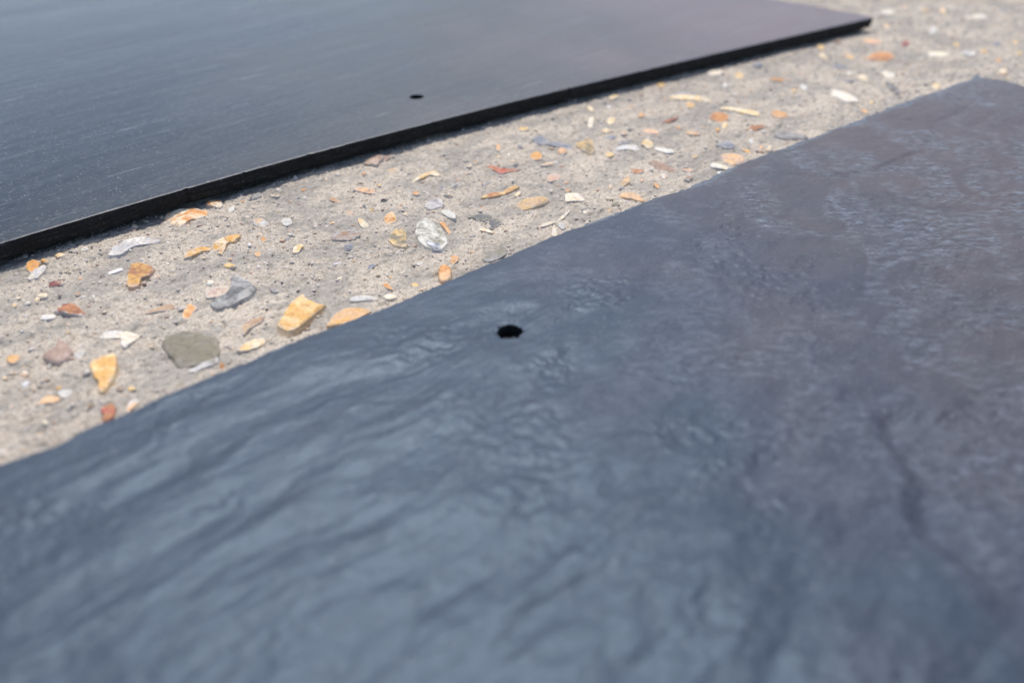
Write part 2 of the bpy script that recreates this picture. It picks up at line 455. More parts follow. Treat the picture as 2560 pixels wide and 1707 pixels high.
hole_n = np.array(to_pq(*at(1275, 827, TOP)))
def near_h(p, q, t):
    z = np.full(p.shape, TOP)
    amp = 1 - 0.72 * smooth(45, 170, p)
    # long cleavage ridges lying along the edge, warped
    wq = q + 3.0 * fbm(p / 40.0, q / 25.0, 70, 2)
    ed = 0.35 + 0.65 * (1 - np.exp(-(t / 9.0)))
    z = z + 0.78 * ed * amp * fbm(p / 26.0, wq / 10.5, 71, 5, 0.47)
    rd = 1 - np.abs(fbm(p / 30.0, wq / 8.0 + 4.7, 73, 3, 0.5)) * 1.6
    z = z + 0.20 * (amp - 0.25) * (np.clip(rd, 0, 1) ** 1.3 - 0.4)
    z = z + 0.45 * fbm(p / 70.0, q / 55.0, 75, 2)
    # small wrinkles in patches
    pat = smooth(-0.05, 0.45, fbm(p / 24.0, q / 18.0, 78, 3))
    rp, rq = p * 0.85 - q * 0.52, p * 0.52 + q * 0.85
    z = z + (0.15 + 0.10 * smooth(40, 80, p) * (1 - smooth(150, 210, p))) * pat * fbm(rp / 2.6, rq / 1.8, 80, 3, 0.58)
    z = z + 0.018 * fbm(p / 0.8, q / 0.7, 84, 2)
    z = z - 1.3 * step_field(p, q, STEP, 1.8, 16.0)
    z = z - 0.30 * step_field(p, q, LEDGE, 1.1, 16.0)
    # dished round the nail hole
    dh = np.hypot(p - hole_n[0], q - hole_n[1])
    z = z - 0.35 * np.exp(-(dh / 6.0) ** 2) + 0.18 * np.exp(-((dh - 10) / 3.0) ** 2) * (0.5 + fbm(p / 9, q / 9, 88, 2))
    z = z - 0.30 * np.exp(-np.abs(dh - 2.4) / 0.45) * np.clip(0.45 + 1.3 * fbm(p / 1.1, q / 1.1, 89, 2), 0, 1.3)
    # edges worn down a little
    z = z - 0.12 * np.exp(-(t / 1.2) ** 1.2) - 0.2 * np.exp(-(t / 6.0))
    return z

def near_end(q):
    return 1.4 * fbm(q / 9.0, q * 0 + 2.2, 90, 3) + 0.4 * fbm(q / 2.0, q * 0 + 5.2, 93, 2)

def near_rows(B, nor):
    p = B[:, 0]
    far_side = nor[:, 1] > 0.7
    bev = np.where(far_side, near_bevel(p), 0.8)
    s_ = np.arange(len(B))
    arc = np.cumsum(np.linalg.norm(B - np.roll(B, 1, 0), axis=1))
    rows = [B.copy()]
    for k, (o, dz, nz) in enumerate([(0.30, -0.10, 0.25), (0.65, -0.22, 0.42), (1.0, -0.42, 0.5), (1.10, -1.5, 0.4), (0.85, -3.2, 0.3), (0.55, -4.7, 0.1)]):
        r = B.copy()
        off = bev * o + nz * 0.8 * fbm(arc / 2.1, arc * 0 + 3.1 * k, 100 + k, 3) * np.minimum(bev, 1.5)
        r[:, :2] += nor * off[:, None]
        r[:, 2] = B[:, 2] + dz + nz * 0.7 * fbm(arc / 1.7, arc * 0 + 7.7 * k, 110 + k, 3)
        rows.append(r)
    rows[-1][:, 2] = 1.0
    return rows

ps = np.concatenate([np.linspace(n_p0, -40, 40)[:-1], graded(-40, n_p1, 0.30, 0.62)])
ps[-1] = n_p1
ts = np.concatenate([[0, 0.12, 0.28, 0.5], graded(0.8, 150, 0.34, 0.5), np.linspace(156, 300, 30)])
ps = refine(ps, hole_n[0]); ts = refine(ts, float(near_q(np.array([hole_n[0]]))[0] - hole_n[1]))
hn_r = lambda t: 2.42 + 0.10 * np.cos(2 * t + 0.6) + 0.05 * np.cos(3 * t + 1.1) + 0.05 * np.cos(8 * t) + 0.06 * np.cos(13 * t + 2) + 0.05 * np.cos(21 * t) + 0.25 * np.exp(-((np.mod(t - ANG + 5.9 + math.pi, 2 * math.pi) - math.pi) / 0.35) ** 2)
ox, oy = to_xy(hole_n[0], hole_n[1])
near = build_tile("slate_tile", n_p0, n_p1, near_q, -1, 300, ps, ts, near_h, near_end,
                  (hole_n[0], hole_n[1], hn_r), (M_NEAR, M_CHIP, M_CUT), near_rows, (ox, oy, 1.0), ("chipped_edge",), 1.0)
near["label"] = "rough riven blue and purple-brown slate tile in the foreground with a chipped edge"
near["category"] = "slate tile"
near["group"] = "slate tiles lying on the concrete"

# crumbs of slate and dirt lodged in the nail hole
th = np.linspace(0, 2 * math.pi, 28, endpoint=False)
dv = []
for rr_ in (2.5, 2.0, 1.5, 1.0, 0.5):
    pp, qq = hole_n[0] + np.cos(th) * rr_, hole_n[1] + np.sin(th) * rr_
    zz = TOP - 2.5 + 0.9 * fbm(pp / 1.2, qq / 1.2, 301, 3)
    dv.append(np.stack([*to_xy(pp, qq), zz], 1))
dv = np.concatenate(dv + [np.array([[*to_xy(*hole_n), TOP - 2.4]])])
k = np.arange(28); k2 = (k + 1) % 28
df = [tuple(map(int, f_)) for r_ in range(4) for f_ in np.stack([r_ * 28 + k, r_ * 28 + k2, (r_ + 1) * 28 + k2, (r_ + 1) * 28 + k], 1)]
df += [(112 + int(i), 112 + int((i + 1) % 28), 140) for i in k]
mesh_obj("hole_debris", dv, df, M_CUT, near, False, (ox, oy, 1.0))

# splinter standing up at the tile's far corner
sp = np.array([to_pq(*at(2440, 205, TOP - 0.8)), to_pq(*at(2402, 212, TOP - 0.8)), to_pq(*at(2450, 212, TOP - 0.8))])
tip = np.array(to_pq(*at(2447, 183, TOP + 0.3)))
sv = [(*sp[1], TOP - 1.4), (*sp[2], TOP - 1.4), (*(sp[0] + (0.2, 1.8)), TOP - 2.6), (*(sp[1] * .4 + tip * .6 + (0.1, -0.2)), TOP - 0.35),
      (*(sp[2] * .45 + tip * .55 + (0.1, 0)), TOP - 0.25), (*(sp[0] * .4 + tip * .6 + (0, 0.9)), TOP - 1.2), (*tip, TOP + 0.25)]
sv = np.array([(*to_xy(v[0], v[1]), v[2]) for v in sv])
mesh_obj("splinter", sv, [(0, 1, 4, 3), (1, 2, 5, 4), (2, 0, 3, 5), (3, 4, 6), (4, 5, 6), (5, 3, 6), (0, 2, 1)], M_CHIP, near, False, (ox, oy, 1.0))

# ---- far tile: smooth face, straight dark cut edge
FAR_EDGE = [(-60, 626), (0, 608), (327, 510), (655, 416), (900, 352), (1100, 299), (1400, 225), (1700, 155), (2000, 85), (2180, 45)]
fe = np.array([to_pq(*at(x, y, TOP)) for x, y in FAR_EDGE])
fc = np.polyfit(fe[:, 0], fe[:, 1], 3)
def far_q(p):
    pc = np.clip(p, fe[0, 0], fe[-1, 0])
    base = np.polyval(fc, pc) + (p - pc) * 0.06
    nick = smooth(0.30, 0.75, fbm(p / 3.2, p * 0 + 6.1, 137, 3))
    return base + 0.20 * fbm(p / 5.0, p * 0 + 1.1, 130, 5, 0.6) + 0.55 * nick
f_p1 = fe[-1, 0] + 2.0
f_p0 = f_p1 - 600
hole_f = np.array(to_pq(*at(1041, 243, TOP)))
def far_h(p, q, t):
    z = TOP + 0.10 * fbm(p / 60.0, q / 40.0, 140, 2) + 0.035 * fbm((p * 0.86 - q * -0.5) / 40.0, (q * 0.86 - p * 0.5) / 5.0, 143, 3)
    return z - 0.15 * np.exp(-(t / 0.40) ** 1.3) - 0.06 * np.exp(-(t / 2.5))
def far_end(q):
    q0 = far_q(np.array([f_p1]))[0]
    return -(q - q0) * 0.10 + 0.5 * fbm(q / 8.0, q * 0 + 4.4, 150, 3) - 1.2 * np.exp(-((q - q0) / 3.0))
def far_rows(B, nor):
    arc = np.cumsum(np.linalg.norm(B - np.roll(B, 1, 0), axis=1))
    rows = [B.copy()]
    for k, (o, z, nz) in enumerate([(0.16, TOP - 0.62, 0.06), (0.28, TOP - 1.2, 0.26), (0.18, TOP - 2.0, 0.34), (0.22, TOP - 2.9, 0.34), (-0.05, TOP - 3.7, 0.3), (-0.35, 1.55, 0.1)]):
        r = B.copy()
        r[:, :2] += nor * (o + nz * fbm(arc / 1.6, arc * 0 + 4.1 * k, 160 + k, 3))[:, None]
        r[:, 2] = z + (0.2 * fbm(arc / 2.5, arc * 0 + 2.7 * k, 170 + k, 3) if k < 5 else 0)
        rows.append(r)
    return rows
ps = np.concatenate([np.linspace(f_p0, -20, 60)[:-1], graded(-20, f_p1, 0.45, 0.8)])
ps[-1] = f_p1
ts = np.concatenate([[0, 0.12, 0.26, 0.42, 0.62, 0.9, 1.3], graded(1.8, 70, 0.6, 0.9), np.linspace(72, 300, 130)])
ps = refine(ps, hole_f[0]); ts = refine(ts, float(hole_f[1] - far_q(np.array([hole_f[0]]))[0]))
hf_r = lambda t: 2.35 + 0.05 * np.cos(2 * t) + 0.05 * np.cos(3 * t + 1)
ox, oy = to_xy(hole_f[0], hole_f[1])
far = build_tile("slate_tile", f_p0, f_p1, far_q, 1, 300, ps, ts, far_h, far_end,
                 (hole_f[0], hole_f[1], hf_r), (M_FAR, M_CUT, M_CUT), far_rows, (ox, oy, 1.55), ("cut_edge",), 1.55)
far["label"] = "smooth dark grey slate tile behind the pebbled strip with a straight black front edge"
far["category"] = "slate tile"
far["group"] = "slate tiles lying on the concrete"

# ------------------------------------------------------------------ stones set in the concrete
CROPS = {'1': (0, 560, 2.53), '2': (500, 460, 3.675), '3': (900, 300, 3.675), '4': (1400, 100, 3.675), '5': (1920, 0, 3.675),
         'a': (0, 600, 6.031), 'b': (300, 520, 6.031), 'c': (0, 820, 4.611), 'd': (1240, 180, 6.031)}
COL = dict(amber=(0.62, 0.33, 0.07), orange=(0.60, 0.27, 0.07), peach=(0.66, 0.40, 0.19), ochre=(0.58, 0.38, 0.14), yellow=(0.70, 0.48, 0.20),
           cream=(0.68, 0.58, 0.41), white=(0.60, 0.57, 0.50), tan=(0.48, 0.33, 0.19), rust=(0.38, 0.16, 0.06), red=(0.46, 0.10, 0.06),
           maroon=(0.22, 0.07, 0.06), brown=(0.30, 0.19, 0.12), pinkbrown=(0.34, 0.235, 0.18), pink=(0.47, 0.34, 0.27), salmon=(0.56, 0.34, 0.23),
           olive=(0.20, 0.175, 0.115), grey=(0.30, 0.29, 0.28), lgrey=(0.48, 0.47, 0.45), dgrey=(0.13, 0.13, 0.135), blue=(0.20, 0.22, 0.26),
           lilac=(0.57, 0.56, 0.57), black=(0.025, 0.025, 0.03), lolive=(0.20, 0.185, 0.135))
# crop | first colour | second colour | height mm | form: r rounded, a angular, f flat | outline; several lobes separated by /
STONES = """
b orange cream 2.6 a 620,120 700,50 900,-10 1050,-30 1300,0 1330,80 1200,110 1050,140 940,225 740,200 690,150
2 cream orange 2.2 a 40,185 100,140 180,120 210,200 180,215 100,195
2 dgrey grey 1.4 r 450,120 480,80 540,75 570,95 530,120 460,140
2 cream olive 1.3 a 640,95 690,80 735,95 720,112 650,110
2 lgrey tan 1.8 r 470,320 510,285 570,285 640,340 600,380 560,395 480,350
2 white lgrey 1.2 a 740,330 780,300 840,310 850,350 790,380 745,360
2 lgrey white 1.4 a 250,230 300,165 325,200 310,240 260,250
b amber cream 2.6 a 1370,600 1450,470 1550,390 1640,400 1680,470 1620,530 1530,660 1430,640 / 970,740 965,690 1030,640 1130,625 1240,575 1380,570 1370,610 1250,640 1140,710 1040,730 / 1560,420 1700,345 1830,360 1800,420 1720,500 1620,510
2 ochre cream 2.0 a 840,600 860,560 940,515 960,545 900,610 850,615
2 grey brown 1.0 f 1200,480 1260,430 1400,400 1500,440 1400,515 1210,510
2 dgrey blue 1.2 r 1310,570 1340,530 1420,540 1400,580 1350,605
2 orange peach 2.8 a 1680,330 1700,270 1770,220 1815,310 1760,330 1700,335
2 cream yellow 1.4 a 1445,340 1455,285 1560,370 1490,395
2 olive ochre 1.3 f 1720,490 1780,410 1890,390 1910,585 1780,570
2 white lolive 2.0 f 1970,420 1985,320 2070,280 2150,330 2220,400 2300,520 2220,600 2150,600 2060,560 1990,500
2 peach orange 1.6 a 2165,290 2230,320 2310,430 2290,440 2210,360
2 blue lilac 2.3 f 2060,520 2110,450 2180,480 2230,590 2160,605
2 white lgrey 1.0 f 2200,260 2260,230 2352,280 2352,330 2290,320
2 peach orange 3.6 r 2180,800 2200,730 2260,710 2320,760 2310,850 2240,890 2190,860
3 orange peach 2.0 a 820,1270 850,1230 905,1240 905,1280 850,1310
2 ochre yellow 1.3 r 185,745 260,710 360,745 260,770
b grey dgrey 1.8 f 1320,1440 1480,1330 1600,1330 1680,1150 1660,1030 1770,990 1880,1050 2040,1140 2060,1210 1960,1340 1750,1440 1560,1510 1400,1500
b cream pink 1.5 f 1260,1240 1420,1190 1500,1150 1660,1160 1640,1230 1540,1330 1290,1360
b cream lgrey 1.0 r 1280,1140 1320,1080 1400,1070 1440,1120 1350,1170
2 brown grey 1.0 f 620,910 680,920 730,970 660,990
2 amber yellow 2.4 f 695,1330 760,1190 850,1060 940,1000 1000,1060 1080,1100 1170,1110 1060,1200 940,1300 820,1370
2 peach amber 2.0 f 1140,1310 1210,1200 1330,1130 1420,1120 1590,1150 1500,1200 1350,1280 1220,1300
2 tan brown 1.8 a 370,1370 390,1290 450,1220 600,1190 560,1250 440,1330 400,1380
2 yellow cream 1.8 a 320,1530 400,1450 500,1400 590,1390 615,1430 540,1480 420,1520
2 white lgrey 1.4 r 1350,1060 1370,1020 1530,1000 1660,1040 1620,1060 1480,1065
2 white cream 1.2 r 1670,1030 1740,1000 1830,1040 1760,1065 1690,1060
2 orange rust 0.8 a 1665,920 1720,905 1745,930 1780,975 1700,950
2 salmon peach 0.9 f 1380,50 1500,30 1620,50 1600,90 1500,80
2 orange peach 1.5 r 1940,70 1990,55 2030,80 2010,100 1950,95
2 rust tan 0.8 f 1175,130 1230,120 1320,165 1280,175 1200,155
2 tan pink 0.8 r 1335,250 1380,230 1420,265 1380,290 1340,280
2 rust orange 0.8 r 920,50 960,30 985,45 940,65
2 ochre cream 0.8 r 470,200 500,190 525,205 490,220
2 blue grey 0.8 r 880,110 900,100 925,115 900,130
2 dgrey grey 1.0 a 750,505 800,480 850,490 800,525
2 cream white 0.8 r 800,460 830,450 865,460 830,478
2 tan orange 1.0 r 545,490 590,470 610,510 575,530
2 dgrey blue 0.7 r 1850,335 1865,322 1885,335 1868,350
2 cream tan 0.8 r 1855,265 1890,245 1920,265 1880,285
2 dgrey grey 0.8 a 1480,200 1520,180 1525,210
2 olive ochre 1.0 r 1545,230 1590,205 1600,225 1560,245
2 white lilac 0.8 r 430,560 460,540 480,570 450,585
3 pinkbrown pink 2.3 a 25,390 100,320 180,310 230,330 190,370 150,415 80,405 / 170,320 270,305 280,335 190,360
3 rust orange 0.8 r 5,490 40,475 65,490 30,508
3 tan cream 0.6 f 230,460 320,430 370,455 290,480
3 ochre cream 1.4 a 460,555 530,510 600,475 650,490 560,530 480,560 / 590,480 690,455 750,490 720,510 640,495
3 ochre yellow 0.8 r 145,600 170,580 205,600 170,612
3 dgrey grey 1.0 a 830,615 850,580 910,570 915,595 870,625
3 grey dgrey 0.8 a 710,600 750,580 800,600 760,620
3 rust red 1.0 a 1140,415 1200,405 1310,440 1490,440 1400,460 1300,480 1180,430
3 black dgrey 1.5 a 1395,390 1430,375 1465,390 1430,410
3 yellow ochre 1.5 r 1455,70 1480,50 1560,60 1550,80 1480,90
3 blue grey 1.5 f 1575,180 1600,135 1660,130 1730,170 1740,215 1640,220 / 1700,185 1860,195 1965,225 1950,250 1870,245 1720,212
3 orange peach 1.2 r 1245,245 1260,215 1295,235 1285,275 1255,270
3 orange amber 2.4 r 1550,330 1580,285 1640,275 1690,310 1680,350 1600,350
3 peach salmon 2.0 r 1810,270 1840,240 1890,245 1910,290 1860,315 1820,295
3 tan cream 1.0 a 1640,410 1720,385 1790,380 1780,410 1700,420
3 pink salmon 0.6 f 1710,530 1760,485 1840,500 1840,550 1730,570
3 ochre olive 1.7 a 1960,210 2050,180 2110,130 2150,140 2150,290 2100,300 2020,260
3 cream yellow 1.8 r 2220,90 2260,65 2310,90 2270,125
d cream white 1.4 r 1380,800 1390,700 1450,655 1490,700 1460,800 1420,820
3 rust ochre 1.6 a 1110,700 1120,680 1220,650 1320,650 1300,680 1200,700 / 1290,655 1420,595 1470,610 1400,650 1310,682
3 yellow cream 1.4 a 1420,690 1440,640 1485,640 1480,670 1440,695
3 tan ochre 2.8 r 1430,780 1440,740 1520,705 1640,690 1730,690 1745,730 1700,760 1600,790 1500,805
3 white cream 1.9 a 1870,670 1910,660 2000,675 2075,720 2060,735 1960,745 1890,755
3 dgrey lolive 1.4 a 980,870 1040,845 1220,860 1230,900 1180,930 1080,910 / 1190,980 1180,920 1240,880 1300,920 1300,950 1230,985
3 peach cream 1.0 a 1075,1000 1120,980 1240,1025 1220,1035 1120,1020
3 cream lgrey 0.7 f 1620,980 1700,940 1800,920 1790,945 1660,985 / 1790,930 1860,870 1930,800 1940,825 1870,905
3 white cream 1.0 a 1760,1050 1765,990 1780,945 1800,990 1820,1050 1790,1060
3 grey lgrey 0.8 f 1800,960 1850,940 1900,980 1860,1010
3 white cream 0.7 r 2040,850 2060,815 2090,830 2080,870
3 tan peach 0.8 r 2270,835 2290,800 2320,800 2310,840
3 lolive grey 1.0 f 1100,1270 1200,1220 1300,1150 1360,1170 1350,1230 1230,1290 1150,1300
3 olive ochre 0.7 r 1000,1205 1040,1195 1055,1210 1020,1220
d ochre yellow 1.3 r 1640,1240 1660,1195 1760,1210 1790,1240 1710,1280
3 pink salmon 0.6 f 960,490 1000,475 1010,490 970,505
3 blue dgrey 1.0 r 1440,235 1480,225 1500,245 1460,260
3 cream yellow 0.8 r 1250,330 1290,320 1290,345 1260,345
3 cream white 0.8 a 1345,310 1380,310 1365,345
3 rust orange 0.7 r 1040,380 1065,365 1080,380 1055,392
3 cream olive 1.0 a 970,420 1000,395 1040,415 1000,440
3 grey dgrey 0.7 a 1100,610 1200,550 1215,565 1130,615
3 dgrey brown 0.8 a 760,700 800,690 870,700 810,720
3 grey lgrey 0.7 f 580,790 640,730 740,720 780,790 650,825
4 cream yellow 1.4 a 1015,510 1060,500 1300,500 1345,520 1330,555 1040,545
4 tan cream 0.9 a 1330,540 1400,550 1390,580 1320,565
4 ochre peach 1.4 r 1150,590 1170,560 1240,580 1250,610 1180,625
4 cream yellow 1.2 a 1430,625 1560,610 1700,640 1850,660 1840,690 1750,690 1600,655
4 orange rust 1.7 a 1370,700 1410,655 1520,660 1560,695 1540,730 1490,755 1430,735
4 cream yellow 1.4 r 1480,790 1510,745 1550,760 1530,805 1490,815
4 orange ochre 1.2 r 1420,830 1450,805 1480,825 1450,850
4 peach orange 1.9 r 1930,655 1970,630 2060,650 2115,685 2060,715 1970,700
4 peach orange 1.4 r 710,700 740,650 785,680 770,700
4 rust maroon 1.2 a 920,740 1010,720 1100,690 1080,715 1000,750
4 peach salmon 0.8 f 755,820 830,805 925,840 880,860 770,850
4 orange rust 1.0 r 1060,800 1090,790 1120,805 1090,820
4 peach salmon 0.8 f 1150,850 1220,845 1300,870 1260,880 1170,870
4 orange peach 1.0 r 550,860 570,840 615,850 600,875
4 cream yellow 1.9 r 415,740 450,690 515,700 510,750 460,765
4 yellow cream 1.7 r 375,830 420,795 470,820 450,860 400,855
4 blue dgrey 1.0 r 410,880 470,870 535,880 500,905 430,905
4 yellow cream 2.1 a 740,945 790,900 850,920 865,970 800,985
4 white lilac 1.4 a 500,1000 540,960 620,955 690,945 745,995 700,1010 620,995 560,1000
4 lilac white 0.9 f 850,1000 900,980 1050,1010 1060,1040 960,1040
4 dgrey grey 1.0 a 520,940 600,915 690,920 650,945 560,955
4 pinkbrown brown 1.7 a 800,1105 860,1085 950,1110 1080,1185 1070,1205 920,1195 870,1150
4 rust orange 1.2 a 640,1190 660,1165 720,1190 790,1190 760,1215 680,1220
4 salmon peach 0.8 f 1110,1180 1180,1165 1235,1190 1190,1205
4 grey blue 1.4 a 1420,960 1480,930 1560,920 1620,965 1570,995 1480,980
4 peach pink 1.3 r 1465,1060 1500,1030 1640,1030 1720,1080 1660,1130 1530,1130
4 white cream 1.5 a 1370,1140 1400,1115 1480,1140 1575,1170 1560,1190 1470,1185 1390,1170
4 white lilac 1.0 r 1430,1210 1470,1195 1500,1210 1460,1230
4 amber orange 1.2 a 1660,990 1700,985 1765,1020 1750,1040 1690,1015
4 cream yellow 1.4 r 1890,1010 1920,955 1950,970 1930,1020
4 orange peach 0.9 r 1825,990 1845,960 1870,975 1850,1005
4 white lgrey 1.0 r 1720,930 1760,895 1790,930 1770,965
4 rust brown 1.0 a 1690,830 1750,790 1830,770 1910,775 1870,805 1780,830
4 grey dgrey 1.2 f 1950,870 2030,840 2160,850 2310,890 2250,915 2060,910
4 olive dgrey 1.0 a 1970,790 2010,760 2060,755 2010,795
4 blue grey 1.6 r 1750,230 1790,200 1860,205 1870,240 1800,250
4 amber rust 1.4 a 1920,355 1970,335 2070,350 2060,375 1960,375
4 lilac white 1.2 r 2190,410 2230,390 2290,430 2250,450
4 peach ochre 1.0 r 2110,460 2150,440 2190,460 2150,485
4 ochre cream 1.2 r 1600,320 1640,290 1700,320 1690,355 1620,350
4 white cream 1.0 f 1340,300 1400,270 1500,275 1480,320 1380,330
4 white lgrey 1.0 r 1480,410 1510,370 1550,400 1530,435
4 tan ochre 1.4 r 880,400 900,360 960,370 970,420 920,440
4 cream yellow 1.4 a 440,520 480,490 550,490 530,525 460,545
d cream yellow 1.1 r 1360,520 1400,480 1480,540 1470,600 1400,570
4 dgrey grey 0.8 r 385,570 430,545 450,570 400,590
4 white lilac 0.8 r 420,605 450,585 485,605 450,625
4 tan peach 1.2 r 515,1430 580,1385 700,1390 800,1470 760,1480 640,1450
4 dgrey lilac 0.7 r 590,1475 610,1460 630,1475 610,1490
4 tan peach 1.0 f 540,1340 580,1280 640,1230 650,1300 590,1345
4 peach orange 1.1 r 850,1310 880,1300 925,1340 900,1355
4 peach salmon 0.8 r 730,1280 760,1250 780,1280 750,1300
4 cream tan 1.2 r 435,1360 460,1310 490,1340 470,1370
4 brown grey 1.2 a 1130,1280 1180,1240 1230,1250 1190,1300
4 orange peach 0.8 r 40,1370 80,1355 105,1375 70,1390
4 tan ochre 0.9 r 1200,1060 1250,1040 1280,1060 1230,1090
4 blue lgrey 0.8 f 1020,490 1100,465 1200,470 1300,485 1100,492
5 cream white 1.7 a 1020,120 1040,85 1160,90 1170,130 1100,140
5 orange rust 2.0 r 890,530 950,490 1060,465 1160,490 1170,530 1090,555 980,545
5 maroon red 1.2 r 1220,400 1250,365 1300,375 1300,410 1250,425
5 peach salmon 1.0 f 840,370 920,355 1040,370 1050,400 960,405
5 blue dgrey 1.2 r 580,600 620,580 740,600 720,625 620,620
5 white cream 1.5 a 1030,660 1070,640 1170,670 1160,710 1100,710
5 cream ochre 1.2 a 800,690 860,660 920,690 920,740 870,730
5 lilac white 0.9 r 720,670 750,645 780,670 750,690
5 white cream 1.9 a 580,850 600,805 680,830 780,870 850,910 820,925 720,930 640,890
5 yellow ochre 1.0 r 440,410 490,395 530,440 490,460
5 cream peach 1.2 r 450,500 490,470 570,530 540,550
5 peach ochre 1.2 r 690,500 740,470 810,520 780,545
5 peach cream 0.9 r 1060,240 1090,200 1130,230 1110,265
5 cream peach 1.3 r 1570,70 1610,50 1650,100 1620,120 1590,100
5 peach ochre 1.3 r 1950,460 1980,430 2030,450 2010,485
5 orange peach 1.2 r 2090,550 2120,520 2155,545 2130,570
5 cream peach 1.4 r 2110,660 2150,620 2210,650 2190,690 2140,680
5 ochre amber 1.0 a 1700,400 1720,380 1770,410 1740,425
5 white lgrey 1.0 f 1760,480 1820,460 1930,490 1900,510 1820,500
5 blue dgrey 1.0 a 2130,90 2180,80 2220,110 2180,120
5 ochre yellow 1.0 r 2240,370 2280,350 2310,390 2280,415
5 ochre yellow 1.0 r 2270,490 2310,470 2352,490 2310,515
5 cream yellow 1.2 r 1500,780 1540,745 1590,770 1590,800 1540,815
5 cream white 0.8 f 1450,480 1560,470 1680,490 1650,520 1500,520
5 peach ochre 0.8 r 1420,90 1460,70 1480,95 1440,110
5 peach salmon 0.8 r 1220,60 1260,30 1290,55 1260,80
5 peach orange 1.0 a 850,1010 880,990 930,1020 910,1040
5 ochre yellow 0.8 r 930,950 950,920 980,940 955,960
5 dgrey grey 1.0 f 1060,740 1150,780 1220,850 1190,860 1120,810
5 grey dgrey 0.8 f 640,730 760,725 860,745 760,760
5 dgrey blue 0.8 r 2050,400 2110,380 2160,400 2110,420
5 lgrey white 0.8 f 1480,260 1530,230 1560,290 1500,320
5 lgrey cream 0.8 f 1780,160 1950,120 2050,160 1900,190
a orange amber 2.4 a 370,360 420,265 520,265 600,310 560,380 470,470 400,430 / 600,290 670,260 730,300 690,340 620,330
a lgrey cream 1.7 a 400,590 470,470 580,380 660,330 710,400 650,490 560,560 450,590
a cream white 1.4 r 1195,125 1230,95 1310,90 1345,120 1290,155 1220,150
a yellow cream 0.9 f 810,250 870,195 950,190 1000,230 900,260
a cream olive 1.2 r 870,470 910,445 945,475 905,500
a cream tan 1.0 r 1010,475 1045,455 1080,480 1045,495
a grey dgrey 1.0 r 1180,465 1210,445 1235,470 1200,485
a lilac white 1.0 a 1530,480 1660,450 1780,390 1850,390 1840,430 1720,470 1580,500
a cream peach 1.7 r 500,920 520,820 600,800 590,860 560,920 / 520,820 620,765 720,770 715,840 600,860
a cream yellow 0.9 r 225,880 270,845 330,855 280,890
a rust maroon 2.7 a 790,1085 870,1010 960,920 1030,895 1120,960 1250,1040 1280,1070 1180,1100 950,1100
a white lilac 1.2 a 600,1190 640,1140 800,1115 860,1130 820,1180 700,1205
a tan brown 1.0 r 1100,790 1150,760 1210,760 1210,810 1150,820
a olive tan 0.9 a 850,810 900,780 930,800 880,835
a white lilac 0.9 r 1370,820 1410,800 1445,850 1400,880
a white lilac 0.9 r 280,1370 320,1340 370,1350 320,1385
c white cream 1.7 a 1120,60 1180,0 1350,0 1450,30 1460,90 1250,90 / 1380,60 1450,30 1620,80 1560,130 1500,180 1430,230 1390,210
c peach amber 2.0 r 40,340 90,290 200,275 235,315 190,380 110,400
c pinkbrown pink 3.2 r 440,290 560,240 640,180 670,80 750,130 840,220 820,300 720,370 620,385 520,350
c white lilac 1.2 r 830,310 870,260 950,220 1000,260 940,310 860,330
c amber yellow 2.4 f 1015,400 1080,340 1200,300 1330,260 1350,400 1320,560 1270,640 1210,740 1120,740 1130,600 1070,570
c red rust 2.6 f 1140,940 1200,880 1280,830 1330,890 1320,980 1250,1060 1160,1080 1190,980
c white cream 1.0 r 240,510 280,470 330,490 310,540 260,535
c lilac lgrey 1.0 r 230,650 270,600 360,600 330,660 270,690
c peach cream 0.9 r 0,590 60,550 110,560 60,600
c tan ochre 0.8 r 110,540 160,510 215,510 160,540
c ochre amber 0.8 a 620,690 680,655 740,660 690,700
c lgrey white 0.8 f 640,740 700,690 850,700 800,770 720,800
c peach tan 1.0 f 400,900 540,760 640,790 720,800 650,860 480,880
c brown olive 1.0 r 990,910 1040,850 1110,860 1060,930
c white cream 1.0 r 460,1090 510,1050 570,1070 530,1120
c rust pinkbrown 0.9 r 580,1060 620,1040 660,1070 610,1095
c brown tan 0.8 a 1320,690 1380,670 1440,690 1380,710
c ochre yellow 0.8 a 1450,700 1500,670 1590,700 1510,730
c lgrey peach 1.0 f 1440,950 1480,850 1560,800 1620,850 1540,920 1470,990
1 lolive olive 2.2 f 1010,760 1030,700 1180,650 1330,690 1395,710 1390,790 1370,840 1200,890 1120,900 1080,840
1 lgrey lolive 1.0 a 1170,930 1280,870 1390,830 1380,870 1220,935
1 orange peach 1.3 r 1375,890 1400,865 1425,885 1405,910
1 white lgrey 1.9 a 680,190 700,140 800,90 900,70 1030,85 980,110 850,130 780,180 720,200
1 amber rust 2.4 f 790,400 820,250 870,235 940,250 985,280 950,325 890,330 880,390
1 tan brown 1.0 a 860,555 950,540 1060,500 1120,500 1110,530 1000,550 900,565
1 orange peach 1.4 a 1145,580 1160,530 1190,490 1250,520 1220,560 1190,590
"""

